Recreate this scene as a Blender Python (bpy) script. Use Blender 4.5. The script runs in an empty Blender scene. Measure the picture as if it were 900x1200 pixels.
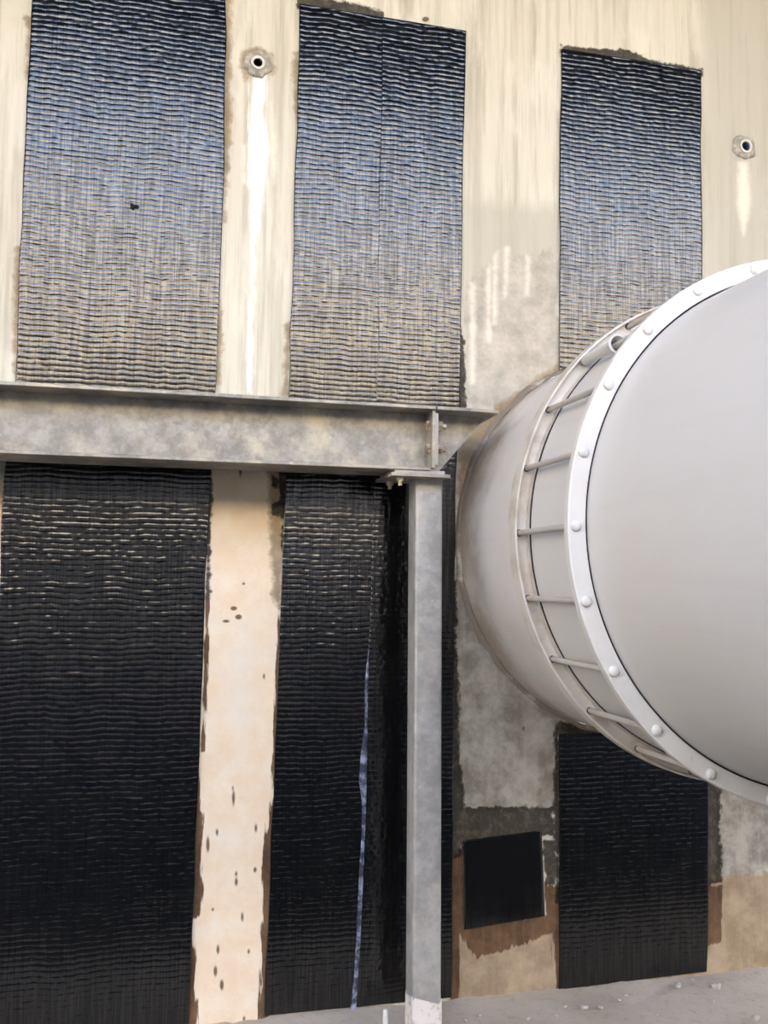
import bpy, bmesh, math, random
import numpy as np
from mathutils import Vector, Matrix

random.seed(7)
scene = bpy.context.scene
col = scene.collection

# ------------------------------------------------------------------ camera
FPX, YAW, PITCH, ROLL = 1083.8, 0.24485, 0.07713, 0.013535
S = 1.2                       # metres per solved unit
CAM = np.array([0.0, -2.6 * S, 1.416])
F_ = np.array([math.sin(YAW) * math.cos(PITCH), math.cos(YAW) * math.cos(PITCH), math.sin(PITCH)])
R0 = np.array([math.cos(YAW), -math.sin(YAW), 0.0])
U0 = np.cross(R0, F_)
R_ = math.cos(ROLL) * R0 + math.sin(ROLL) * U0
U_ = -math.sin(ROLL) * R0 + math.cos(ROLL) * U0
cam_data = bpy.data.cameras.new('camera')
cam_data.sensor_fit = 'VERTICAL'
cam_data.sensor_height = 36.0
cam_data.lens = FPX / 1200 * 36.0
cam_data.clip_start = 0.02
cam = bpy.data.objects.new('camera', cam_data)
m = Matrix.Identity(4)
for i in range(3):
    m[i][0], m[i][1], m[i][2], m[i][3] = R_[i], U_[i], -F_[i], CAM[i]
cam.matrix_world = m
col.objects.link(cam)
scene.camera = cam

# ------------------------------------------------------------------ sky and exposure
world = bpy.data.worlds.new('sky')
scene.world = world
world.use_nodes = True
nt = world.node_tree
bg = nt.nodes['Background']
tc = nt.nodes.new('ShaderNodeTexCoord')
sp = nt.nodes.new('ShaderNodeSeparateXYZ')
rp = nt.nodes.new('ShaderNodeValToRGB')
nt.links.new(tc.outputs['Generated'], sp.inputs[0])
nt.links.new(sp.outputs['Z'], rp.inputs[0])
nt.links.new(rp.outputs[0], bg.inputs[0])
e = rp.color_ramp.elements
e[0].position, e[0].color = 0.0, (1.0, 0.96, 0.90, 1)
e[1].position, e[1].color = 1.0, (0.16, 0.28, 0.62, 1)
for pos, c in ((0.18, (0.98, 0.98, 1.0, 1)), (0.40, (0.60, 0.73, 1.0, 1)), (0.65, (0.42, 0.58, 1.0, 1))):
    k = e.new(pos); k.color = c
bg.inputs[1].default_value = 5.2
# sun behind the tall wall: everything in view lies in its shade, the bank opposite is lit
sun_data = bpy.data.lights.new('sun', 'SUN')
sun_data.energy = 58.0
sun_data.angle = 0.01
sun_data.color = (1.0, 0.95, 0.86)
sun = bpy.data.objects.new('sun', sun_data)
sun.rotation_euler = (math.radians(90 - 35), 0, math.radians(180))   # shines towards -Y, 35 degrees down
sun.location = (0, 20, 30)
col.objects.link(sun)
scene.view_settings.view_transform = 'Standard'
scene.view_settings.look = 'None'
scene.view_settings.exposure = 0.38
scene.view_settings.gamma = 1.0
scene.view_settings.use_curve_mapping = False


# ------------------------------------------------------------------ helpers
def U(px, y=0.0):
    """pixel -> point on the plane Y = y (the wall is Y = 0)"""
    d = R_ * ((px[0] - 450) / FPX) + U_ * ((600 - px[1]) / FPX) + F_
    return CAM + d * ((y - CAM[1]) / d[1])


def G(px, z=0.0):
    """pixel -> point on the ground"""
    d = R_ * ((px[0] - 450) / FPX) + U_ * ((600 - px[1]) / FPX) + F_
    return CAM + d * ((z - CAM[2]) / d[2])


def project(P):
    Q = P - CAM
    z = Q @ F_
    return 450 + FPX * (Q @ R_) / z, 600 - FPX * (Q @ U_) / z


def tag(o, label=None, cat=None, group=None, kind=None):
    if label: o['label'] = label
    if cat: o['category'] = cat
    if group: o['group'] = group
    if kind: o['kind'] = kind
    return o


def empty(name, loc):
    o = bpy.data.objects.new(name, None)
    o.empty_display_size = 0.05
    o.location = loc
    col.objects.link(o)
    return o


def link(name, me, mat=None, parent=None, smooth=False):
    o = bpy.data.objects.new(name, me)
    col.objects.link(o)
    if mat is not None and not me.materials:
        me.materials.append(mat)
    if smooth:
        me.polygons.foreach_set('use_smooth', [True] * len(me.polygons))
    if parent is not None:
        o.parent = parent
        o.matrix_parent_inverse = Matrix.Translation(parent.location).inverted()
    return o


def mesh(verts, faces):
    me = bpy.data.meshes.new('m')
    me.from_pydata([tuple(v) for v in verts], [], faces)
    me.update()
    return me


def from_bm(bm):
    bmesh.ops.recalc_face_normals(bm, faces=bm.faces)
    me = bpy.data.meshes.new('m')
    bm.to_mesh(me); bm.free()
    return me


def prism(poly, axis, a, b, bevel=0.0, seg=1):
    """poly: 2D outline; axis 'x' -> (y,z), 'y' -> (x,z), 'z' -> (x,y), extruded a..b"""
    bm = bmesh.new()
    def pt(p, t):
        return {'x': (t, p[0], p[1]), 'y': (p[0], t, p[1]), 'z': (p[0], p[1], t)}[axis]
    A = [bm.verts.new(pt(p, a)) for p in poly]
    B = [bm.verts.new(pt(p, b)) for p in poly]
    n = len(poly)
    bm.faces.new(A); bm.faces.new(B[::-1])
    for i in range(n):
        bm.faces.new((A[i], A[(i + 1) % n], B[(i + 1) % n], B[i]))
    bmesh.ops.recalc_face_normals(bm, faces=bm.faces)
    if bevel:
        bmesh.ops.bevel(bm, geom=bm.edges[:], offset=bevel, segments=seg, affect='EDGES', clamp_overlap=True)
    return from_bm(bm)


def box(x0, x1, y0, y1, z0, z1, bevel=0.0, seg=1):
    return prism([(x0, y0), (x1, y0), (x1, y1), (x0, y1)], 'z', z0, z1, bevel, seg)


def lathe_y(profile, cx, cz, n=144, closed=True, wob=None):
    """revolve (r, y) round the axis x=cx, z=cz parallel to Y"""
    vs, fs = [], []
    k = len(profile)
    for i in range(n):
        a = 2 * math.pi * i / n
        for j, (r, y) in enumerate(profile):
            dr, dy = wob(i, j, n) if wob else (0, 0)
            vs.append((cx + (r + dr) * math.cos(a), y + dy, cz + (r + dr) * math.sin(a)))
    for i in range(n):
        i2 = (i + 1) % n
        for j in range(k if closed else k - 1):
            j2 = (j + 1) % k
            fs.append((i * k + j, i * k + j2, i2 * k + j2, i2 * k + j))
    me = mesh(vs, fs)
    bm = bmesh.new(); bm.from_mesh(me)
    bmesh.ops.recalc_face_normals(bm, faces=bm.faces)
    bm.to_mesh(me); bm.free()
    return me


def autosmooth(me, ang=35):
    """smooth faces, sharp edges above an angle"""
    me.polygons.foreach_set('use_smooth', [True] * len(me.polygons))
    bm = bmesh.new(); bm.from_mesh(me)
    for ed in bm.edges:
        if len(ed.link_faces) == 2 and ed.calc_face_angle(0) > math.radians(ang):
            ed.smooth = False
    bm.to_mesh(me); bm.free()
    return me


def cyl(p, d, r, h, n=16, r2=None, dome=0.0):
    """cylinder from p along d"""
    d = Vector(d).normalized()
    q = d.to_track_quat('Z', 'Y')
    prof = [(0, 0), (r, 0), (r2 if r2 is not None else r, h)]
    if dome:
        rr = r2 if r2 is not None else r
        for t in (30, 60):
            prof.append((rr * math.cos(math.radians(t)), h + dome * math.sin(math.radians(t))))
        prof.append((0, h + dome))
    else:
        prof.append((0, h))
    bm = bmesh.new()
    rings = []
    for (r_, z) in prof:
        if r_ == 0:
            rings.append([bm.verts.new(q @ Vector((0, 0, z)) + Vector(p))])
        else:
            rings.append([bm.verts.new(q @ Vector((r_ * math.cos(2 * math.pi * i / n), r_ * math.sin(2 * math.pi * i / n), z)) + Vector(p)) for i in range(n)])
    for A, B in zip(rings[:-1], rings[1:]):
        for i in range(n):
            f = [A[i % len(A)], A[(i + 1) % n % len(A)], B[(i + 1) % n % len(B)], B[i % len(B)]]
            f2 = []
            for v in f:
                if v not in f2: f2.append(v)
            if len(f2) > 2: bm.faces.new(f2)
    return autosmooth(from_bm(bm), 40)


def vnoise(x, y, seed=0):
    """smooth lattice noise 0..1 for numpy arrays"""
    x = np.asarray(x, float); y = np.asarray(y, float)
    xi, yi = np.floor(x).astype(np.int64), np.floor(y).astype(np.int64)
    fx, fy = x - xi, y - yi
    fx, fy = fx * fx * (3 - 2 * fx), fy * fy * (3 - 2 * fy)
    def h(a, b):
        n = (a * 374761393 + b * 668265263 + seed * 974711) & 0x7fffffff
        n = ((n ^ (n >> 13)) * 1274126177) & 0x7fffffff
        return ((n ^ (n >> 16)) & 0xffff) / 65535.0
    return (h(xi, yi) * (1 - fx) + h(xi + 1, yi) * fx) * (1 - fy) + (h(xi, yi + 1) * (1 - fx) + h(xi + 1, yi + 1) * fx) * fy


# ------------------------------------------------------------------ material helpers
class Mat:
    def __init__(self, name):
        self.m = bpy.data.materials.new(name)
        self.m.use_nodes = True
        self.t = self.m.node_tree
        self.b = self.t.nodes['Principled BSDF']
        self.tc = self.t.nodes.new('ShaderNodeTexCoord').outputs['Object']

    def n(self, kind, **kw):
        nd = self.t.nodes.new(kind)
        for k, v in kw.items(): setattr(nd, k, v)
        return nd

    def l(self, a, b): self.t.links.new(a, b)

    def noise(self, scale=1.0, detail=4.0, rough=0.55, stretch=(1, 1, 1), dist=0.0, off=(0, 0, 0)):
        mp = self.n('ShaderNodeMapping')
        mp.inputs['Scale'].default_value = stretch
        mp.inputs['Location'].default_value = off
        self.l(self.tc, mp.inputs[0])
        ns = self.n('ShaderNodeTexNoise')
        ns.inputs['Scale'].default_value = scale
        ns.inputs['Detail'].default_value = detail
        ns.inputs['Roughness'].default_value = rough
        ns.inputs['Distortion'].default_value = dist
        self.l(mp.outputs[0], ns.inputs['Vector'])
        return ns.outputs['Fac']

    def attr(self, name):
        a = self.n('ShaderNodeAttribute'); a.attribute_name = name
        return a.outputs['Fac']

    def math(self, op, a, b=None, clamp=False):
        nd = self.n('ShaderNodeMath', operation=op, use_clamp=clamp)
        for i, v in enumerate((a, b)):
            if v is None: continue
            if isinstance(v, (int, float)): nd.inputs[i].default_value = v
            else: self.l(v, nd.inputs[i])
        return nd.outputs[0]

    def ramp(self, v, lo, hi, a=0.0, b=1.0):
        nd = self.n('ShaderNodeMapRange', interpolation_type='SMOOTHSTEP')
        self.l(v, nd.inputs[0])
        for i, x in zip((1, 2, 3, 4), (lo, hi, a, b)): nd.inputs[i].default_value = x
        return nd.outputs[0]

    def mix(self, f, a, b):
        nd = self.n('ShaderNodeMix', data_type='RGBA')
        if isinstance(f, (int, float)): nd.inputs[0].default_value = f
        else: self.l(f, nd.inputs[0])
        for i, v in ((6, a), (7, b)):
            if isinstance(v, tuple): nd.inputs[i].default_value = (*v, 1)
            else: self.l(v, nd.inputs[i])
        return nd.outputs[2]

    def bump(self, h, strength=0.3, dist=0.01):
        nd = self.n('ShaderNodeBump')
        nd.inputs['Strength'].default_value = strength
        nd.inputs['Distance'].default_value = dist
        self.l(h, nd.inputs['Height'])
        self.l(nd.outputs[0], self.b.inputs['Normal'])

    def set(self, color=None, rough=None, metal=None, spec=None):
        for nm, v in (('Base Color', color), ('Roughness', rough), ('Metallic', metal), ('Specular IOR Level', spec)):
            if v is None: continue
            if isinstance(v, tuple): self.b.inputs[nm].default_value = (*v, 1)
            elif isinstance(v, (int, float)): self.b.inputs[nm].default_value = v
            else: self.l(v, self.b.inputs[nm])
        return self.m


def mat_concrete():
    M = Mat('stained_concrete')
    streak = M.noise(1.0, 5, 0.6, (14, 14, 0.7))
    fine = M.noise(1.0, 6, 0.65, (60, 60, 2.5))
    blot = M.noise(2.2, 6, 0.6)
    grain = M.noise(60, 5, 0.7)
    c = M.mix(M.ramp(streak, 0.30, 0.56), (0.44, 0.405, 0.315), (0.64, 0.605, 0.50))
    c = M.mix(M.ramp(fine, 0.5, 0.75, 0, 0.5), c, (0.40, 0.36, 0.275))
    c = M.mix(M.ramp(M.noise(1.0, 4, 0.6, (7, 7, 2.2), 0, (3, 1, 5)), 0.5, 0.66, 0, 0.6), c, (0.72, 0.695, 0.60))
    c = M.mix(M.ramp(M.noise(1.0, 5, 0.65, (40, 40, 1.6), 0, (7, 2, 1)), 0.54, 0.68, 0, 0.5), c, (0.37, 0.345, 0.28))
    c = M.mix(M.ramp(blot, 0.5, 0.75, 0, 0.45), c, (0.52, 0.47, 0.37))
    drip = M.noise(1.0, 4, 0.6, (70, 70, 9))
    rag = M.noise(22, 5, 0.65)
    mott = M.noise(30, 6, 0.75)
    mott2 = M.noise(9, 6, 0.7)
    # cool grey-olive right-hand pour
    def mask(name, nz, k, w, amt=1.0):
        v = M.math('ADD', M.attr(name), M.math('MULTIPLY', M.math('SUBTRACT', nz, 0.5), k))
        return M.ramp(v, 0.5 - w, 0.5 + w, 0, amt)
    c = M.mix(mask('cool', streak, 0.9, 0.35, 0.7), c, (0.44, 0.415, 0.345))
    tan = M.mix(M.ramp(mott2, 0.35, 0.7), (0.73, 0.58, 0.40), (0.77, 0.665, 0.51))
    tan = M.mix(M.ramp(blot, 0.5, 0.68, 0, 0.6), tan, (0.70, 0.65, 0.56))
    c = M.mix(mask('tan', rag, 0.25, 0.2), c, tan)
    grey = M.mix(M.ramp(mott2, 0.3, 0.7), (0.33, 0.30, 0.25), (0.56, 0.52, 0.445))
    grey = M.mix(M.ramp(streak, 0.5, 0.8, 0, 0.5), grey, (0.36, 0.33, 0.27))
    c = M.mix(mask('grey', drip, 0.55, 0.09, 0.85), c, grey)
    deep_grey = M.mix(M.ramp(mott2, 0.35, 0.66), (0.20, 0.18, 0.145), (0.42, 0.395, 0.34))  # darker mottled grey, below and right of the pipe
    deep_grey = M.mix(M.ramp(streak, 0.45, 0.7, 0, 0.5), deep_grey, (0.45, 0.42, 0.36))
    c = M.mix(mask('deep_grey', rag, 0.4, 0.1, 0.95), c, deep_grey)
    c = M.mix(mask('pale', rag, 0.25, 0.12, 0.8), c, (0.80, 0.75, 0.64))
    ochre = M.mix(M.ramp(mott2, 0.35, 0.7), (0.27, 0.20, 0.125), (0.42, 0.325, 0.21))
    ochre = M.mix(M.ramp(fine, 0.45, 0.7, 0, 0.5), ochre, (0.36, 0.29, 0.20))
    c = M.mix(mask('ochre', rag, 0.5, 0.12, 0.9), c, ochre)
    brown = M.mix(M.ramp(mott2, 0.35, 0.7), (0.075, 0.042, 0.021), (0.17, 0.098, 0.050))
    ochre = M.mix(M.ramp(mott2, 0.35, 0.7), (0.27, 0.20, 0.125), (0.42, 0.325, 0.21))
    ochre = M.mix(M.ramp(fine, 0.45, 0.7, 0, 0.5), ochre, (0.36, 0.29, 0.20))
    c = M.mix(mask('ochre', rag, 0.5, 0.12, 0.9), c, ochre)
    brown = M.mix(M.ramp(fine, 0.5, 0.75, 0, 0.5), brown, (0.22, 0.155, 0.10))
    mb = mask('brown', drip, 0.42, 0.03)
    c = M.mix(mb, c, brown)
    dark = M.mix(M.ramp(mott, 0.48, 0.62), (0.012, 0.009, 0.005), (0.07, 0.052, 0.030))
    md = mask('dark', rag, 0.42, 0.04, 0.93)
    c = M.mix(md, c, dark)
    c = M.mix(mask('spot', rag, 0.12, 0.08), c, (0.16, 0.11, 0.07))
    mw = mask('white', drip, 0.5, 0.08)
    c = M.mix(mw, c, (0.88, 0.86, 0.82))
    gloss = M.math('ADD', M.math('MULTIPLY', md, 0.30), M.math('MULTIPLY', mb, 0.3))
    rough = M.math('SUBTRACT', 0.88, gloss, True)
    h = M.math('ADD', M.math('MULTIPLY', grain, 0.5), M.math('MULTIPLY', fine, 0.3))
    h = M.math('ADD', h, M.math('MULTIPLY', M.math('MULTIPLY', md, mott), 2.0))
    h = M.math('ADD', h, M.math('MULTIPLY', mw, 0.8))
    M.bump(h, 0.35, 0.006)
    return M.set(c, rough, 0, 0.22)


def mat_carbon(name='black_carbon_fibre', rough=0.13, bumpk=0.5):
    M = Mat(name)
    warp = M.noise(1.0, 2, 0.6, (100, 100, 62))
    col_ = M.noise(1.0, 3, 0.7, (210, 210, 5))
    fine = M.noise(260, 3, 0.6)
    dust = M.noise(1.0, 5, 0.7, (9, 9, 30))
    c = M.mix(M.ramp(dust, 0.45, 0.8, 0, 0.7), (0.0018, 0.0018, 0.002), (0.006, 0.0058, 0.0055))
    h = M.math('ADD', M.math('MULTIPLY', warp, 0.7), M.math('MULTIPLY', fine, 0.25))
    M.bump(h, bumpk, 0.0014)
    spec = M.ramp(col_, 0.38, 0.62, 0.33, 0.58)
    r = M.ramp(dust, 0.3, 0.8, rough - 0.05, rough + 0.08)
    M.b.inputs['IOR'].default_value = 1.72
    return M.set(c, r, 0, spec)


def mat_galv(name, dirt=0.4, a=(0.36, 0.37, 0.37), b=(0.52, 0.53, 0.52), dcol=(0.56, 0.50, 0.38)):
    M = Mat(name)
    v = M.n('ShaderNodeTexVoronoi'); v.inputs['Scale'].default_value = 55
    M.l(M.tc, v.inputs['Vector'])
    sep = M.n('ShaderNodeSeparateColor'); M.l(v.outputs['Color'], sep.inputs[0])
    n1 = M.noise(14, 6, 0.65)
    n2 = M.noise(4.5, 6, 0.7)
    n3 = M.noise(1.0, 4, 0.6, (30, 30, 3))
    f = M.math('ADD', M.math('MULTIPLY', sep.outputs[0], 0.10), M.math('MULTIPLY', n1, 0.95))
    c = M.mix(M.ramp(f, 0.35, 0.75), a, b)
    c = M.mix(M.ramp(n2, 0.45, 0.68, 0, dirt), c, dcol)
    c = M.mix(M.ramp(M.noise(38, 4, 0.6), 0.64, 0.74, 0, 0.5), c, (0.60, 0.585, 0.53))
    c = M.mix(M.ramp(n3, 0.6, 0.8, 0, 0.4), c, (0.27, 0.25, 0.22))
    M.bump(M.noise(90, 4, 0.6), 0.12, 0.003)
    return M.set(c, M.ramp(n1, 0.3, 0.7, 0.42, 0.62), 0.30, 0.5)


def mat_paint(name, base, dirt=(0.45, 0.37, 0.28), amt=0.25, scale=3.0, rough=0.42, wall_dirt=False):
    M = Mat(name)
    n1 = M.noise(scale, 6, 0.6)
    n2 = M.noise(1.0, 5, 0.6, (22, 1.5, 22))
    sc = M.noise(1.0, 2, 0.5, (45, 120, 9), 0.6)
    c = M.mix(M.ramp(n1, 0.45, 0.75, 0, amt), base, dirt)
    c = M.mix(M.ramp(n2, 0.5, 0.75, 0, 0.18), c, tuple(x * 0.8 for x in base))
    c = M.mix(M.ramp(sc, 0.76, 0.80, 0, 0.5), c, (0.40, 0.37, 0.36))
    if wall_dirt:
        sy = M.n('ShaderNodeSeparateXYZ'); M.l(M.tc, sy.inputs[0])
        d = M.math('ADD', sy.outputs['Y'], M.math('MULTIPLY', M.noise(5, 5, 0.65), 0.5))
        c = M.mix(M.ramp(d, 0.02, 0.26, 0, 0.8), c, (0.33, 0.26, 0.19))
    M.bump(M.noise(70, 3, 0.6), 0.06, 0.003)
    return M.set(c, M.ramp(n1, 0.3, 0.7, rough, rough + 0.12), 0, 0.45)


def mat_simple(name, ca, cb, scale=20, rough=0.7, metal=0.0, bump=0.2, lo=0.4, hi=0.65, spec=0.4):
    M = Mat(name)
    n1 = M.noise(scale, 5, 0.65)
    M.bump(n1, bump, 0.004)
    return M.set(M.mix(M.ramp(n1, lo, hi), ca, cb), rough, metal, spec)


def mat_ground():
    M = Mat('dusty_ground')
    n1 = M.noise(1.6, 7, 0.65)
    n2 = M.noise(35, 6, 0.7)
    n3 = M.noise(160, 4, 0.6)
    c = M.mix(M.ramp(n1, 0.35, 0.65), (0.42, 0.36, 0.285), (0.51, 0.45, 0.37))
    c = M.mix(M.ramp(n2, 0.5, 0.75, 0, 0.5), c, (0.25, 0.21, 0.17))
    c = M.mix(M.ramp(n3, 0.66, 0.74, 0, 0.7), c, (0.48, 0.45, 0.41))
    # unseen ground beyond the pale apron, made dark for the strips' mirror image
    sy = M.n('ShaderNodeSeparateXYZ'); M.l(M.tc, sy.inputs[0])
    edge = M.math('ADD', sy.outputs['Y'], M.math('MULTIPLY', M.noise(3.0, 5, 0.6), 0.3))
    c = M.mix(M.ramp(edge, -0.55, -0.45), (0.040, 0.039, 0.037), c)
    M.bump(M.math('ADD', n2, M.math('MULTIPLY', n3, 0.4)), 0.35, 0.008)
    return M.set(c, 0.95, 0, 0.2)


CONC = mat_concrete()
CARBON = mat_carbon()
CARBON_FLAT = mat_carbon('matt_black_patch_fabric', 0.17, 0.06)
GALV = mat_galv('galvanised_steel_post', 0.25, (0.30, 0.295, 0.28), (0.46, 0.45, 0.425))
GALV_B = mat_galv('weathered_galvanised_beam', 0.9, (0.18, 0.17, 0.15), (0.37, 0.35, 0.31), (0.50, 0.445, 0.33))
PIPE = mat_paint('pale_grey_pipe_paint', (0.67, 0.65, 0.625), (0.67, 0.60, 0.50), 0.35)
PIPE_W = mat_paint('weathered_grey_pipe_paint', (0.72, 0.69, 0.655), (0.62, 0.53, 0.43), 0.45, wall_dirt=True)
RING = mat_paint('white_ring_paint', (0.74, 0.72, 0.68), (0.58, 0.50, 0.40), 0.25, 8.0, 0.35)
RING_R = mat_paint('stained_white_ring_paint', (0.68, 0.64, 0.57), (0.40, 0.28, 0.16), 0.85, 7.0, 0.4)
ROD = mat_paint('weathered_rod_paint', (0.52, 0.48, 0.43), (0.34, 0.26, 0.18), 0.6, 6.0, 0.45)
RUST = mat_simple('rusty_zinc_bolt', (0.23, 0.12, 0.06), (0.50, 0.44, 0.36), 60, 0.6, 0.3)
ZINC = mat_simple('brass_tinted_zinc', (0.40, 0.33, 0.21), (0.60, 0.55, 0.42), 50, 0.4, 0.5)
GASKET = mat_simple('dark_gasket_rubber', (0.012, 0.011, 0.010), (0.03, 0.027, 0.024), 30, 0.8)
GROUND = mat_ground()
STONE = mat_simple('dusty_pebble', (0.36, 0.33, 0.29), (0.56, 0.52, 0.47), 40, 0.9)
MORTAR = mat_simple('grey_mortar', (0.30, 0.28, 0.235), (0.52, 0.48, 0.41), 45, 0.92, 0, 0.5)
GROUT = mat_simple('pale_grout', (0.23, 0.195, 0.155), (0.52, 0.49, 0.43), 9, 0.92, 0, 0.6, 0.5, 0.68)
PLASTIC = mat_simple('pale_plastic_tube', (0.60, 0.58, 0.50), (0.70, 0.68, 0.62), 30, 0.45)
BLUE = mat_simple('blue_plastic_bore', (0.010, 0.055, 0.13), (0.016, 0.085, 0.19), 30, 0.5)
BLACK = mat_simple('black_bore', (0.006, 0.005, 0.004), (0.012, 0.01, 0.008), 30, 0.9)
FILM = mat_simple('sky_tinted_resin_film', (0.035, 0.038, 0.055), (0.26, 0.29, 0.40), 26, 0.18, 0, 0.6, 0.44, 0.66, 0.7)
SPLASH = mat_simple('mortar_splashed_steel', (0.42, 0.34, 0.28), (0.66, 0.62, 0.57), 35, 0.85, 0, 0.5, 0.33, 0.5)
SLAB = mat_simple('grey_slab_concrete', (0.24, 0.23, 0.22), (0.32, 0.31, 0.29), 2, 0.9)
BANK = mat_simple('pale_rock', (0.44, 0.37, 0.28), (0.58, 0.50, 0.39), 0.8, 0.95)

# pipe geometry (solved from the ring outlines)
CX, CZ = 1.45635 * S, CAM[2] + 0.13462 * S
RB = 0.57612 * S          # barrel radius
RF = 0.62028 * S          # ring outer radius
YF = 1.76696 * S + CAM[1]    # face of the near ring
YR = 2.05648 * S + CAM[1]    # face of the far ring


# ------------------------------------------------------------------ setting
def sdf(px, py, poly):
    """signed pixel distance, positive inside"""
    d = np.full(px.shape, 1e9); inside = np.zeros(px.shape, bool)
    n = len(poly)
    for i in range(n):
        x0, y0 = poly[i]; x1, y1 = poly[(i + 1) % n]
        ex, ey = x1 - x0, y1 - y0
        t = np.clip(((px - x0) * ex + (py - y0) * ey) / (ex * ex + ey * ey + 1e-9), 0, 1)
        d = np.minimum(d, np.hypot(px - x0 - t * ex, py - y0 - t * ey))
        cr = (y0 > py) != (y1 > py)
        with np.errstate(divide='ignore', invalid='ignore'):
            xi = ex * (py - y0) / (ey if ey else 1e-9) + x0
        inside ^= cr & (px < xi)
    return np.where(inside, d, -d)


STAINS = {
    'tan': [[(238, 552), (336, 552), (312, 1260), (205, 1260)], [(-90, 560), (8, 560), (-20, 1260), (-90, 1260)]],
    'grey': [[(545, 335), (570, 312), (600, 298), (625, 300), (645, 292), (660, 300), (660, 470), (600, 480), (545, 470)],
             [(284, 64), (300, 58), (318, 66), (320, 84), (304, 92), (286, 88)],
             [(860, 160), (872, 156), (884, 163), (886, 180), (872, 190), (861, 184)]],
    'deep_grey': [[(532, 660), (545, 660), (720, 830), (720, 850), (660, 862), (653, 950), (540, 950), (532, 900)],
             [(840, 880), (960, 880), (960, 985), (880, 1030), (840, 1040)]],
    'cool': [[(822, -60), (960, -60), (960, 420), (822, 420)], [(545, 235), (660, 245), (660, 480), (545, 480)]],
    'dark': [[(529, 946), (648, 945), (650, 978), (542, 990), (541, 1006), (529, 1008)],
             [(636, 985), (653, 985), (653, 1038), (640, 1036)],
             [(529, 680), (535, 680), (537, 800), (539, 880), (546, 948), (529, 948)],
             [(649, 856), (657, 856), (657, 1060), (650, 1060)],
             [(828, 915), (844, 915), (847, 1035), (828, 1039)],
             [(650, 846), (720, 848), (720, 864), (650, 864)],
             [(538, 375), (545, 400), (547, 478), (537, 478)],
             [(657, 51), (700, 58), (740, 58), (762, 70), (824, 80), (822, 90), (658, 66)],
             [(348, -8), (420, 4), (452, 12), (450, 24), (348, 10)],
             [(327, 548), (337, 548), (333, 640), (331, 650), (328, 600)], [(318, 556), (326, 560), (326, 572), (319, 570)], [(318, 590), (330, 585), (326, 606), (320, 604)],
             [(244, 545), (249, 545), (246, 700), (241, 700)],
             ],
    'ochre': [[(316, 546), (336, 546), (333, 640), (328, 712), (321, 700), (316, 610)], [(262, -10), (270, -10), (270, 120), (267, 200), (262, 260)],
             [(252, 330), (259, 370), (257, 450), (250, 450)],
             [(336, 380), (340, 380), (338, 462), (333, 462)],
             [(20, 290), (26, 290), (23, 380), (17, 440), (15, 380)],
             [(32, 20), (37, 20), (36, 100), (32, 90)],
             [(344, 60), (350, 60), (349, 140), (345, 130)],
             [(285, 60), (300, 56), (318, 62), (322, 84), (310, 92), (290, 92), (282, 78)],
             [(538, 540), (540, 515), (560, 495), (581, 478), (620, 452), (664, 420), (700, 420), (640, 520), (560, 640), (536, 700)],
             [(528, 1085), (660, 1085), (660, 1240), (528, 1240)], [(826, 1030), (960, 1020), (960, 1200), (826, 1200)],
             [(655, 1120), (830, 1120), (830, 1200), (655, 1200)]],
    'brown': [[(529, 1004), (546, 985), (546, 1084), (640, 1072), (636, 1034), (657, 1040), (657, 1088), (636, 1098), (600, 1110), (560, 1123), (546, 1108), (539, 1096), (537, 1260), (527, 1260)],
              [(828, 1039), (847, 1039), (845, 1104), (828, 1108)],
              [(648, 1090), (657, 1090), (657, 1160), (652, 1160)],
              [(233, 880), (235, 950), (238, 955), (236, 1000), (238, 1045), (236, 1072), (226, 1080), (229, 1130), (231, 1200), (232, 1260), (205, 1260), (225, 1000), (230, 880)],
              [(332, 690), (323, 760), (319, 880), (320, 930), (309, 985), (307, 1040), (308, 1100), (303, 1180), (303, 1260), (316, 1260), (324, 900), (334, 690)],
              [(247, 700), (240, 880), (236, 880), (242, 700)]],
    'white': [[(295, 88), (311, 88), (311, 130), (316, 175), (311, 215), (304, 260), (300, 275), (298, 330), (294, 460), (290, 460), (294, 330), (296, 275), (292, 240), (290, 200), (290, 160), (294, 120)]],
    'pale': [[(866, 190), (877, 190), (880, 240), (872, 275), (864, 240)], [(552, 332), (556, 332), (556, 450), (552, 450)],
             [(571, 315), (575, 310), (575, 400), (571, 400)], [(579, 300), (583, 296), (582, 380), (577, 380)],
             [(592, 290), (596, 290), (594, 350), (591, 350)], [(618, 300), (622, 300), (620, 345), (617, 345)],
             [(318, 120), (323, 170), (322, 215), (318, 180)], [(285, 170), (288, 170), (288, 215), (285, 210)],
             [(655, 340), (659, 340), (658, 372), (653, 368)]],
}
SPOTS = [(273.7, 935, 1.7, 9), (273, 923.7, 1.2, 3), (243.7, 990, 1.9, 9), (254.5, 975.7, 1.5, 4), (300, 971, 1.6, 5), (299, 1019.5, 1.9, 3), (277, 1024.5, 1.5, 3),
         (277, 1033.7, 1.9, 5), (249.5, 1066, 1.5, 2), (284, 1075, 1.5, 5), (255.5, 1113, 1.6, 5), (291.5, 1115.5, 1.6, 3), (252.5, 1138.7, 2, 6), (260, 1154.5, 2.4, 6),
         (286, 1194, 1.6, 3), (279.5, 723, 4, 3), (274, 713, 4, 2.5), (265, 728, 4.5, 1.8), (285.6, 684, 2, 1.6), (309.5, 792.6, 1.4, 3), (281.7, 552, 1.6, 6),
         (499, 22, 4, 3), (539, 816, 1.6, 6), (614, 854, 1.5, 3)]

HOLES = [(U((302, 75)), 0.016), (U((872.5, 172.5)), 0.019)]


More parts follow.
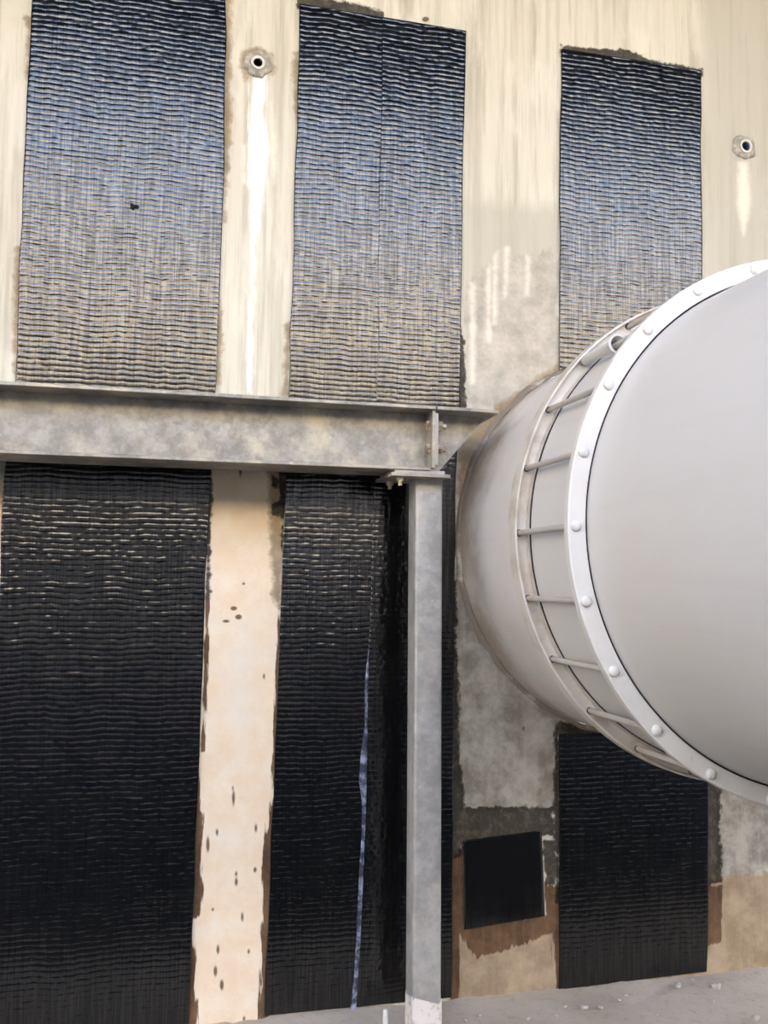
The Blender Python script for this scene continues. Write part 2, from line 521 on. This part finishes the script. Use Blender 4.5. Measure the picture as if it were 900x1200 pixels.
def build_wall():
    xs = np.concatenate([np.linspace(-60, -0.75, 12)[:-1], np.arange(-0.75, 0.17, 0.0075), np.arange(0.17, 0.46, 0.0035), np.arange(0.46, 2.6, 0.0065), np.linspace(2.6, 62, 12)])
    zs = np.concatenate([[-0.3], np.arange(0.0, 3.75, 0.0055), np.linspace(3.75, 15.0, 8)])
    nx, nz = len(xs), len(zs)
    X, Z = np.meshgrid(xs, zs)
    X, Z = X.ravel(), Z.ravel()
    P = np.stack([X, np.zeros_like(X), Z], 1)
    px, py = project(P)
    # uneven surface, a few millimetres, set back only
    Y = 0.004 * vnoise(X * 3, Z * 2, 3) + 0.0015 * vnoise(X * 25, Z * 9, 5)
    V = np.stack([X, Y, Z], 1).astype(np.float32)
    i, j = np.meshgrid(np.arange(nx - 1), np.arange(nz - 1))
    a = (j * nx + i).ravel()
    Fc = np.stack([a, a + 1, a + nx + 1, a + nx], 1)
    cx, cz = V[Fc, 0].mean(1), V[Fc, 2].mean(1)
    keep = np.hypot(cx - CX, cz - CZ) > RB + 0.004
    for h, r in HOLES:
        keep &= np.hypot(cx - h[0], cz - h[2]) > r
    Fc = Fc[keep]
    me = bpy.data.meshes.new('wall')
    me.vertices.add(len(V)); me.vertices.foreach_set('co', V.ravel())
    me.loops.add(Fc.size); me.loops.foreach_set('vertex_index', Fc.ravel().astype(np.int32))
    me.polygons.add(len(Fc)); me.polygons.foreach_set('loop_start', np.arange(0, Fc.size, 4, dtype=np.int32))
    me.update(calc_edges=True)
    me.polygons.foreach_set('use_smooth', np.ones(len(Fc), bool))
    vis = (px > -120) & (px < 1000) & (py > -120) & (py < 1300)
    vi = np.where(vis)[0]
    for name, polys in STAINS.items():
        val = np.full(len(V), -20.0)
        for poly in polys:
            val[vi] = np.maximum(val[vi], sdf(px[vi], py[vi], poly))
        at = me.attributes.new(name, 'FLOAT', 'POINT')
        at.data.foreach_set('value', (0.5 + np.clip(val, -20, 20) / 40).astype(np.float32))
    val = np.full(len(V), -6.0)
    for (sx, sy, rx, ry) in SPOTS:
        q = (1 - np.hypot((px - sx) / rx, (py - sy) / ry)) * min(rx, 3)
        val = np.maximum(val, q)
    at = me.attributes.new('spot', 'FLOAT', 'POINT')
    at.data.foreach_set('value', (0.5 + np.clip(val, -6, 6) / 12).astype(np.float32))
    me.update()
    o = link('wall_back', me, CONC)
    tag(o, 'stained cream concrete wall behind the black strips and pipe', None, None, 'structure')
    return o


wall = build_wall()


def wob_grout(i, j, n):
    a = vnoise([i * 0.35], [j * 3.1], 11)[0]
    return ((a - 0.5) * 0.016, 0.0) if j in (2, 3) else (0, (a - 0.5) * 0.008 if j == 1 else 0)


gr = link('trim_1', lathe_y([(RB + 0.0005, 0.02), (RB + 0.0005, -0.014), (RB + 0.007, -0.009), (RB + 0.017, 0.003), (RB + 0.017, 0.02)], CX, CZ, 220, True, wob_grout), GROUT, None, True)
tag(gr, 'ragged grout ring where the pipe enters the wall', None, None, 'structure')

# ground: gently uneven near the wall
xs = np.concatenate([np.linspace(-60, -1, 12)[:-1], np.arange(-1, 3, 0.025), np.linspace(3, 62, 12)])
ys = np.concatenate([np.linspace(-16, -1.2, 14)[:-1], np.arange(-1.2, 0.09, 0.02)])
X, Y = np.meshgrid(xs, ys)
Zg = np.where(Y > -1.1, 0.012 * vnoise(X * 9, Y * 12, 2) * np.exp(Y * 6) + 0.006 * vnoise(X * 40, Y * 40, 4) * np.exp(Y * 3), 0) - 0.006
nx = len(xs)
V = np.stack([X.ravel(), Y.ravel(), Zg.ravel()], 1)
Fc = [(j * nx + i, j * nx + i + 1, (j + 1) * nx + i + 1, (j + 1) * nx + i) for j in range(len(ys) - 1) for i in range(nx - 1)]
tag(link('floor', mesh(V, Fc), GROUND, None, True), 'dusty pale grey ground at the foot of the wall', None, None, 'structure')
# slab overhead and the dark bank opposite, both seen mirrored in the glossy strips
tag(link('ceiling', box(-40, 42, -4.25, -0.02, 5.42, 5.7, 0.02), SLAB), 'concrete slab high over the wall', None, None, 'structure')
tag(link('wall_front', box(-60, 62, -16.5, -14, -0.2, 7.6, 0.05), BANK), 'pale rock face opposite the concrete wall', None, None, 'structure')


# ------------------------------------------------------------------ carbon fibre strips
def sheet(left, right, y0=-0.004, pitch=0.0178, amp=0.00068, cols=44, per=7, seed=1, wav=0.3, power=4.0):
    """left/right: wall points bottom->top; rows of horizontal ribs; skirt back to the wall"""
    L = np.array([(p[0], p[2]) for p in left]); Rr = np.array([(p[0], p[2]) for p in right])
    def resample(A, n):
        t = (A[:, 1] - A[0, 1]) / (A[-1, 1] - A[0, 1])
        s = np.linspace(0, 1, n)
        return np.stack([np.interp(s, t, A[:, 0]), A[0, 1] + s * (A[-1, 1] - A[0, 1])], 1)
    ln = max(L[-1, 1] - L[0, 1], Rr[-1, 1] - Rr[0, 1])
    rows = int(ln / pitch * per) + 1
    A, B = resample(L, rows), resample(Rr, rows)
    s = np.linspace(0, 1, cols)
    X = A[:, None, 0] * (1 - s) + B[:, None, 0] * s
    Z = A[:, None, 1] * (1 - s) + B[:, None, 1] * s
    # slightly wandering edges
    edge = (np.abs(2 * s - 1) ** 6)[None, :]
    X = X + edge * 0.006 * (vnoise(Z * 7, Z * 0 + np.sign(s - .5)[None, :] * 5, seed) - 0.5)
    ph = Z / pitch + wav * (vnoise(X * 9, Z * 5, seed + 1) - 0.5) * 2 + 0.25 * (vnoise(X * 45, Z * 9, seed + 2) - 0.5)
    t = ph - np.floor(ph)
    k = np.floor(ph)
    a = amp * (0.85 + 0.4 * vnoise(k * 0.77 + 0.3, X * 6, seed + 3))
    a = a * (0.35 + 1.4 * vnoise(X * 82, k * 1.7, seed + 8))
    h = a * (1 - np.abs(2 * t - 1) ** power)
    h += 0.0022 * vnoise(X * 7, Z * 3.2, seed + 4) + 0.0005 * vnoise(X * 110, Z * 16, seed + 6)
    Yv = y0 - h
    V = np.stack([X, Yv, Z], -1)
    base = V.copy(); base[..., 1] = 0.0
    verts = V.reshape(-1, 3)
    n = rows * cols
    i, j = np.meshgrid(np.arange(cols - 1), np.arange(rows - 1))
    q = (j * cols + i).ravel()
    faces = np.stack([q, q + 1, q + cols + 1, q + cols], 1).tolist()
    bl = [c for c in range(cols)] + [r * cols + cols - 1 for r in range(1, rows)] + [(rows - 1) * cols + c for c in range(cols - 2, -1, -1)] + [r * cols for r in range(rows - 2, 0, -1)]
    extra = base.reshape(-1, 3)[bl]
    m_ = len(bl)
    for c in range(m_):
        faces.append((bl[c], n + c, n + (c + 1) % m_, bl[(c + 1) % m_]))
    me = mesh(np.vstack([verts, extra]), faces)
    me.polygons.foreach_set('use_smooth', [True] * len(me.polygons))
    return me


ZT = CAM[2] + 1.705 * S
ZB = 0.012


def at_z(p, z):
    return (p[0], 0.0, z)


def strip_thing(name, base, label):
    o = empty(name, (base[0], 0, base[2]))
    return tag(o, label, 'fabric strip', 'carbon fibre strips bonded to the wall')


# leftmost strip
st = strip_thing('carbon_fibre_strip', (-0.15, 0, ZB), 'leftmost full-height black ribbed strip, cut by the left frame edge')
l = [at_z(U((-20, 1190)), ZB), U((4, 560)), U((18, 440)), U((28, 200)), U((38, 0)), at_z(U((38.5, -8)), ZT)]
r = [at_z(U((221, 1195)), ZB), U((233, 900)), U((246, 548)), U((253, 450)), U((262, 200)), U((265, 0)), at_z(U((265.5, -8)), ZT)]
link('sheet', sheet(l, r, seed=21, cols=130), CARBON, st)
bl = bmesh.new(); bmesh.ops.create_icosphere(bl, subdivisions=2, radius=0.012)
for v in bl.verts:
    t_ = math.atan2(v.co.z, v.co.x); k = 1 + 0.3 * math.sin(3 * t_ + 1) + 0.25 * math.sin(7 * t_)
    c = U((157, 242), -0.0075)
    v.co = Vector((c[0] + v.co.x * k * 1.25, c[1] + v.co.y * 0.22, c[2] + v.co.z * k * 0.8))
link('resin_blob', from_bm(bl), BLACK, st, True)

# double-lapped strip
st = strip_thing('carbon_fibre_strip', (0.7, 0, ZB), 'black ribbed strip with a lap seam, running behind the galvanised post')
seam = [at_z(U((414, 1188)), ZB), U((420, 1100)), U((428, 950)), U((430, 800)), U((435, 700)), U((438, 560)), U((442, 400)), U((445, 200)), U((448, 22)), at_z(U((448, 20)), ZT)]
seam2 = [(p[0] + 0.02, 0, p[2]) for p in seam]
l = [at_z(U((309, 1195)), ZB), U((321, 900)), U((335, 550)), U((339, 440)), U((346, 200)), U((352, 3)), at_z(U((352, 2)), ZT)]
r = [at_z(U((528, 1175)), ZB), U((533, 560)), U((538, 475)), U((541, 250)), U((545, 38)), at_z(U((545, 37)), ZT)]
link('sheet', sheet(l, seam2, seed=41, cols=66), CARBON, st)
link('sheet', sheet(seam, r, y0=-0.0055, seed=61, cols=66), CARBON, st)
# hazy fold of resin film along the seam, sky reflection painted in pale blue
pts = [(425, 760, 0.5), (431, 780, 3), (430, 810, 4), (428, 850, 3), (426, 880, 7), (424, 915, 9), (426, 940, 5), (424, 980, 4), (422, 1020, 5), (421, 1060, 5), (420, 1100, 5), (418, 1140, 5), (416, 1175, 6), (420, 1189, 9)]
vs, fs = [], []
for k, (x, y, w) in enumerate(pts):
    xr = np.interp(y, [700, 800, 950, 1100, 1188], [434.5, 431.5, 429, 422.5, 417])
    for f, yy in ((0, -0.0075), (0.5, -0.013), (1, -0.010), (1.04, -0.004)):
        p = U((xr - w * (1 - f), y), yy); vs.append(p)
for k in range(len(pts) - 1):
    for f in range(3):
        fs.append((k * 4 + f, k * 4 + f + 1, k * 4 + f + 5, k * 4 + f + 4))
o = link('resin_film', mesh(vs, fs), FILM, st, True)
o['label'] = 'hazy film along the lap seam, sky reflection painted bluish'

# right-hand column: above and below the pipe
st = strip_thing('carbon_fibre_strip', (1.7, 0, 2.0), 'short black ribbed strip above the white pipe')
top_l, top_r = U((658, 58)), U((820, 83))
l = [at_z(U((655, 560)), 1.75), U((655, 420)), U((656, 200)), top_l]
r = [at_z(U((824, 560)), 1.75), U((822, 300)), U((821, 190)), top_r]
cut = []
me = sheet(l, r, seed=81, cols=110)
bm = bmesh.new(); bm.from_mesh(me)
bmesh.ops.delete(bm, geom=[v for v in bm.verts if math.hypot(v.co.x - CX, v.co.z - CZ) < RB + 0.012], context='VERTS')
bm.to_mesh(me); bm.free()
link('sheet', me, CARBON, st)
st = strip_thing('carbon_fibre_strip', (1.7, 0, ZB), 'short black ribbed strip under the pipe, reaching the ground')
l = [at_z(U((655, 1159)), U((655, 1159))[2]), U((655, 1000)), U((655, 860))]
r = [U((828, 1138)), U((829, 1000)), at_z(U((829, 870)), U((655, 860))[2])]
me = sheet(l, r, seed=101, cols=110, wav=0.15)
bm = bmesh.new(); bm.from_mesh(me)
bmesh.ops.delete(bm, geom=[v for v in bm.verts if math.hypot(v.co.x - CX, v.co.z - CZ) < RB + 0.012], context='VERTS')
bm.to_mesh(me); bm.free()
link('sheet', me, CARBON, st)

# small square patch
l = [U((544, 1089)), U((543, 1030)), U((542.5, 985))]
r = [U((638, 1073)), U((636, 1030)), U((633.5, 973))]
me = sheet(l, r, seed=121, cols=24, pitch=0.02, amp=0.00003, wav=0.1)
o = link('fabric_patch', me, CARBON_FLAT)
tag(o, 'small square black fabric patch in brown resin beside the post', 'fabric patch')


# ------------------------------------------------------------------ steel frame
YB0, YB1 = -0.33, -0.13            # beam flange front and back
YW = (YB0 + YB1) / 2
tl, tr = U((0, 446), YB0), U((500, 475), YB0)
slope = (tr[2] - tl[2]) / (tr[0] - tl[0])


def ztop(x): return tl[2] + slope * (x - tl[0])


bot = U((250, 541), YB0)
HB = ztop(bot[0]) - bot[2]
TF, TW = 0.011, 0.009
XJ = U((502, 500), YW)[0]          # joint between the two beams
XTIP = U((579, 484), YB0)[0] + 0.02


def sheared_box(x0, x1, y0, y1, dz0, dz1, bevel=0.0015):
    """a box whose height follows the beam's line: z = ztop(x) + dz"""
    return prism([(x0, ztop(x0) + dz0), (x1, ztop(x1) + dz0), (x1, ztop(x1) + dz1), (x0, ztop(x0) + dz1)], 'y', y0, y1, bevel)


beam = empty('steel_beam', (0.0, YW, ztop(0) - HB))
tag(beam, 'long galvanised steel beam crossing in front of the wall', 'beam')
link('top_flange', sheared_box(-4, XJ - 0.006, YB0, YB1, -TF, 0), GALV_B, beam)
link('web', sheared_box(-4, XJ - 0.012, YW - TW / 2, YW + TW / 2, -HB + TF, -TF, 0.0), GALV_B, beam)
XBF = XJ - 0.02
link('bottom_flange', sheared_box(-4, XBF, YB0, YB1, -HB, -HB + TF), GALV_B, beam)
link('end_plate', box(XJ - 0.012, XJ - 0.001, YB0 + 0.015, YB1 - 0.015, ztop(XJ) - HB + TF, ztop(XJ) - TF, 0.0012), GALV_B, beam)

stub = empty('beam_stub', (XJ + 0.05, YW, ztop(XJ) - HB))
tag(stub, 'short tapered beam end bolted on between post and pipe', 'beam')
bm_prof = [(XJ, YB0), (XTIP - 0.02, YB0), (XTIP, YB0 + 0.01), (XTIP + 0.01, YB1), (XJ, YB1)]
link('top_flange', prism(bm_prof, 'z', ztop(XJ) - TF, ztop(XJ), 0.0012), GALV_B, stub)
pw = [U((513, 547), YW), U((575, 489), YW)]
link('web', prism([(XJ + 0.008, ztop(XJ) - HB), (pw[0][0], ztop(XJ) - HB), (pw[0][0] + 0.004, ztop(XJ) - HB + 0.012), (XTIP - 0.02, ztop(XJ) - TF - 0.004), (XTIP - 0.02, ztop(XJ) - TF), (XJ + 0.008, ztop(XJ) - TF)], 'y', YW - TW / 2, YW + TW / 2), GALV_B, stub)
ZP0, ZP1 = U((508, 545), YB0 + 0.02)[2], U((508, 484), YB0 + 0.02)[2]
link('end_plate', box(XJ - 0.001, XJ + 0.010, YB0 + 0.02, YB1 - 0.02, ZP0, ZP1, 0.0012), GALV, stub)
for py_ in (500, 527):
    z = U((515, py_), YW - 0.05)[2]
    for yy in (YW - 0.055, YW + 0.055):
        b = link('bolt', cyl((XJ + 0.010, yy, z), (1, 0, 0), 0.009, 0.032, 12), ZINC if py_ == 500 else RUST, stub)
        link('nut', cyl((XJ + 0.010, yy, z), (1, 0, 0), 0.017, 0.019, 6), ZINC if py_ == 500 else RUST, b)
        link('bolt_head', cyl((XJ - 0.012, yy, z), (-1, 0, 0), 0.016, 0.012, 6), RUST, beam)

# post
YPF = -0.275
pl, pr = U((487, 600), YPF), U((519, 600), YPF)
PW = pr[0] - pl[0]
zc = bot[2] - 0.004
post = empty('steel_post', (pl[0] + PW / 2, YPF + PW / 2, 0))
tag(post, 'upright galvanised square post carrying the beam', 'post')
lean = U((484.5, 1165), YPF)[0] - pl[0]
ptop = ztop(XJ) - HB - 0.022
bm = bmesh.new()
prof = []
for (sx, sy) in ((0, 0), (1, 0), (1, 1), (0, 1)):
    ccx, ccy = (0.010 if sx == 0 else PW - 0.010), (0.010 if sy == 0 else PW - 0.010)
    a0 = {(0, 0): 180, (1, 0): 270, (1, 1): 0, (0, 1): 90}[(sx, sy)]
    for k in range(5):
        a = math.radians(a0 + 22.5 * k)
        prof.append((ccx + 0.010 * math.cos(a), ccy + 0.010 * math.sin(a)))
zs_ = np.linspace(-0.01, ptop, 9)
rings = []
for z in zs_:
    dx = lean * (1 - z / pl[2]) * 1.0 if z < pl[2] else 0
    rings.append([bm.verts.new((pl[0] + dx + x, YPF + y, z)) for x, y in prof])
n = len(prof)
for A, B in zip(rings[:-1], rings[1:]):
    for i in range(n):
        bm.faces.new((A[i], A[(i + 1) % n], B[(i + 1) % n], B[i]))
bm.faces.new(rings[0]); bm.faces.new(rings[-1])
tube = link('square_tube', autosmooth(from_bm(bm), 40), GALV, post)
# mortar-splashed foot, a skin over the tube with an uneven top
bm = bmesh.new()
g = 0.0025
A, B = [], []
ztop_foot = U((500, 1176), YPF)[2]
for k, (x, y) in enumerate(prof):
    qx = (x - PW / 2) * (1 + 2 * g / PW) + PW / 2; qy = (y - PW / 2) * (1 + 2 * g / PW) + PW / 2
    zt = ztop_foot + (0.018 if qx < PW * 0.3 and qy < PW * .5 else 0) + 0.006 * math.sin(k * 2.3)
    A.append(bm.verts.new((pl[0] + lean + qx, YPF + qy, -0.01))); B.append(bm.verts.new((pl[0] + lean + qx, YPF + qy, zt)))
for i in range(n):
    bm.faces.new((A[i], A[(i + 1) % n], B[(i + 1) % n], B[i]))
bm.faces.new(B)
o = link('splashed_foot', from_bm(bm), SPLASH, post)
o['label'] = 'whitish mortar splashed foot of the post'
c0, c1 = U((459, 553), YB0 - 0.004), U((528, 556), YB0 - 0.004)
link('cap_plate', box(c0[0], c1[0], YB0 - 0.004, YB1 + 0.01, ptop, ptop + 0.011, 0.001), GALV_B, post)
link('packing_plate', box(c0[0] + 0.012, c1[0] - 0.016, YB0 + 0.006, YB1, ptop + 0.011, ptop + 0.022, 0.001), GALV, post)
for px_ in (469,):
    for yy in (YB0 + 0.035, YB1 - 0.035):
        q = U((px_, 560), YB0 + 0.035)
        b = link('bolt', cyl((q[0], yy, ptop - 0.026), (0, 0, 1), 0.007, 0.05, 12), ZINC, post)
        link('nut', cyl((q[0], yy, ptop - 0.013), (0, 0, 1), 0.0125, 0.012, 6), ZINC, b)


# ------------------------------------------------------------------ pipe and coupling
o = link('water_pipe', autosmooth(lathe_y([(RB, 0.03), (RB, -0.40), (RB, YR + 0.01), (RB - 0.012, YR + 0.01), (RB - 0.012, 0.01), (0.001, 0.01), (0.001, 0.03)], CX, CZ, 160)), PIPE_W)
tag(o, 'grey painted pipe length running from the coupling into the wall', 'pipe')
o = link('water_pipe', autosmooth(lathe_y([(RB, YF + 0.03), (RB, -2.2), (RB, -6.5), (0.001, -6.5), (0.001, -6.48), (RB - 0.012, -6.48), (RB - 0.012, YF + 0.03)], CX, CZ, 160)), PIPE)
tag(o, 'large pale grey pipe length nearest the camera, filling the right edge', 'pipe')

coup = empty('pipe_coupling', (CX, (YF + YR) / 2, CZ - RF))
tag(coup, 'white bolted ring coupling round the grey pipe', 'pipe coupling')
RBOLT = 0.7305
link('sleeve', autosmooth(lathe_y([(RB + 0.002, YR - 0.004), (RB + 0.006, YR - 0.004), (RB + 0.006, YF + 0.028), (RB + 0.002, YF + 0.028)], CX, CZ, 160)), PIPE, coup)
fr = link('follower_ring', autosmooth(lathe_y([(RB + 0.005, YF + 0.002), (RB + 0.007, YF), (RF - 0.003, YF), (RF, YF + 0.003), (RF, YF + 0.024), (RF - 0.002, YF + 0.026), (RB + 0.005, YF + 0.026)], CX, CZ, 192), 20), RING, coup)
link('gasket', autosmooth(lathe_y([(RB + 0.0005, YF + 0.004), (RB + 0.005, YF + 0.004), (RB + 0.005, YF + 0.02), (RB + 0.0005, YF + 0.02)], CX, CZ, 128)), GASKET, coup)
rr = link('channel_ring', autosmooth(lathe_y([(RB + 0.0085, YR + 0.001), (RB + 0.0145, YR - 0.001), (RB + 0.0155, YR + 0.014), (RF - 0.008, YR + 0.020), (RF - 0.0055, YR - 0.001), (RF, YR), (RF, YR + 0.052), (RF - 0.006, YR + 0.052), (RF - 0.010, YR + 0.030), (RB + 0.010, YR + 0.030)], CX, CZ, 192), 20), RING_R, coup)
link('gasket', autosmooth(lathe_y([(RB + 0.0005, YR - 0.003), (RB + 0.0085, YR - 0.003), (RB + 0.0085, YR + 0.02), (RB + 0.0005, YR + 0.02)], CX, CZ, 128)), GASKET, coup)

def tmesh(me, mats): return me
rod_m = cyl((0, 0, 0), (0, -1, 0), 0.0085, (YR + 0.05) - (YF + 0.02), 12)
tip_m = cyl((0, 0, 0), (0, 1, 0), 0.0075, 0.022, 10)
head_m = cyl((0, 0, 0), (0, -1, 0), 0.0145, 0.004, 20, None, 0.007)
hole_m = cyl((0, 0, 0), (0, -1, 0), 0.0105, 0.0012, 14)
for me_, mt in ((rod_m, ROD), (tip_m, ROD), (head_m, RING), (hole_m, GASKET)):
    me_.materials.append(mt)


def put(name, me_, loc, parent, base):
    ob = bpy.data.objects.new(name, me_)
    col.objects.link(ob)
    ob.parent = parent
    ob.location = Vector(loc) - Vector(base)
    return ob


base = coup.location.copy()
for k in range(24):
    a = math.radians(180 - (-0.9 + 15 * k))
    x, z = CX + (RBOLT - 0.006) * math.cos(a), CZ + (RBOLT - 0.006) * math.sin(a)
    xr, zr = x, z
    rod = put('tie_rod', rod_m, (xr, YR + 0.05, zr), coup, base)
    put('bolt_head', head_m, (x, YF, z), rod, (xr, YR + 0.05, zr))
    put('rod_tip', tip_m, (xr, YR + 0.05, zr), rod, (xr, YR + 0.05, zr))
    put('bolt_hole', hole_m, (xr, YR + 0.0175, zr), rod, (xr, YR + 0.05, zr))
# the one rod that wears a flared tube
a = math.radians(180 - 44.1)
x, z = CX + (RBOLT - 0.004) * math.cos(a), CZ + (RBOLT - 0.004) * math.sin(a)
prof = [(0.0095, YR + 0.005), (0.015, YR + 0.005), (0.016, YR - 0.13), (0.019, YR - 0.165), (0.027, YR - 0.185), (0.028, YR - 0.192), (0.022, YR - 0.195), (0.012, YR - 0.17), (0.0095, YR - 0.12)]
fl = link('flared_tube', autosmooth(lathe_y(prof, x, z, 28)), PIPE, coup)
fl['label'] = 'flared grey tube slipped over one tie rod'

# ------------------------------------------------------------------ weep tubes in the wall
for (h, r), bore, lab in ((HOLES[0], BLACK, 'small drain tube above the white lime streak'), (HOLES[1], BLUE, 'small drain tube with a blue bore at the right edge')):
    t = empty('drain_tube', (h[0], 0, h[2]))
    tag(t, lab, 'drain tube', 'drain tubes in the upper wall')
    r_in = r * 1.0
    link('tube', autosmooth(lathe_y([(r_in, -0.012), (r_in + 0.008, -0.012), (r_in + 0.009, -0.008), (r_in + 0.009, 0.16), (r_in, 0.16)], h[0], h[2], 32)), PLASTIC, t)
    link('bore', autosmooth(lathe_y([(0.0005, 0.05), (r_in - 0.0004, 0.05), (r_in - 0.0004, -0.004), (r_in - 0.0012, -0.004), (r_in - 0.0012, 0.046), (0.0005, 0.046)], h[0], h[2], 28)), bore, t)
    def wob(i, j, n, s=int(h[0] * 100)):
        v = vnoise([i * 0.5], [j + 0.3], s)[0] - 0.5
        return (v * 0.018 if j in (1, 2) else 0, v * 0.002)
    link('mortar_ring', lathe_y([(r_in + 0.008, 0.006), (r_in + 0.035, 0.006), (r_in + 0.030, -0.002), (r_in + 0.016, -0.006), (r_in + 0.008, -0.006)], h[0], h[2], 40, True, wob), MORTAR, t, True)

# ------------------------------------------------------------------ small things on the ground
peb = bmesh.new(); bmesh.ops.create_icosphere(peb, subdivisions=2, radius=1.0)
for v in peb.verts:
    c = v.co
    k = 1 + 0.32 * (float(vnoise([c.x * 2 + 5], [c.y * 2 + c.z * 3 + 9], 77)[0]) - 0.5) * 2
    v.co = Vector((c.x * k, c.y * 0.75 * k, c.z * 0.6 * k))
peb_me = from_bm(peb); peb_me.materials.append(STONE)
PEB = [(794, 1156, .017, 'larger pebble just right of the middle of the lower strip foot'), (839, 1157, .018, 'flat pebble by the foot of the brown resin margin'),
       (685, 1182, .015, 'chunky grey pebble in front of the lower strip, largest of three'), (663, 1180, .008, 'small pebble left of the chunky grey pebble'),
       (704, 1181, .010, 'small pebble right of the chunky grey pebble'), (725, 1172, .008, None), (734, 1166, .006, None),
       (885, 1194, .016, 'pale pebble at the lower right corner'), (889, 1141, .008, 'small pebble at the wall foot by the right frame edge'), (652, 1190, .006, None),
       (620, 1194, .009, 'small pebble at the bottom edge below the square patch'), (836, 1172, .007, None), (770, 1189, .007, None),
       (562, 1190, .010, 'pebble lying just right of the post foot'), (545, 1196, .008, 'pebble touching the right side of the post foot'), (812, 1148, .006, None), (868, 1168, .006, None)]
for k, (x, y, r_, lab) in enumerate(PEB):
    p = G((x, y), 0.005)
    p[1] = min(p[1], -0.02 - r_)
    o = bpy.data.objects.new('pebble', peb_me)
    col.objects.link(o)
    o.location = (p[0], p[1], 0.002 + r_ * 0.42)
    o.scale = (r_, r_, r_)
    o.rotation_euler = (random.uniform(-.3, .3), random.uniform(-.3, .3), random.uniform(0, 6.28))
    tag(o, lab or 'tiny loose chip on the grey ground among the larger pebbles', 'pebble', 'pebbles on the ground')
p = U((452, 1183), -0.12)
o = link('marker_peg', cyl((p[0], -0.12, -0.005), (0.0, 0.0, 1), 0.0095, p[2] + 0.005, 14, 0.009, 0.002), PLASTIC)
tag(o, 'short white peg standing at the left of the post foot', 'peg')
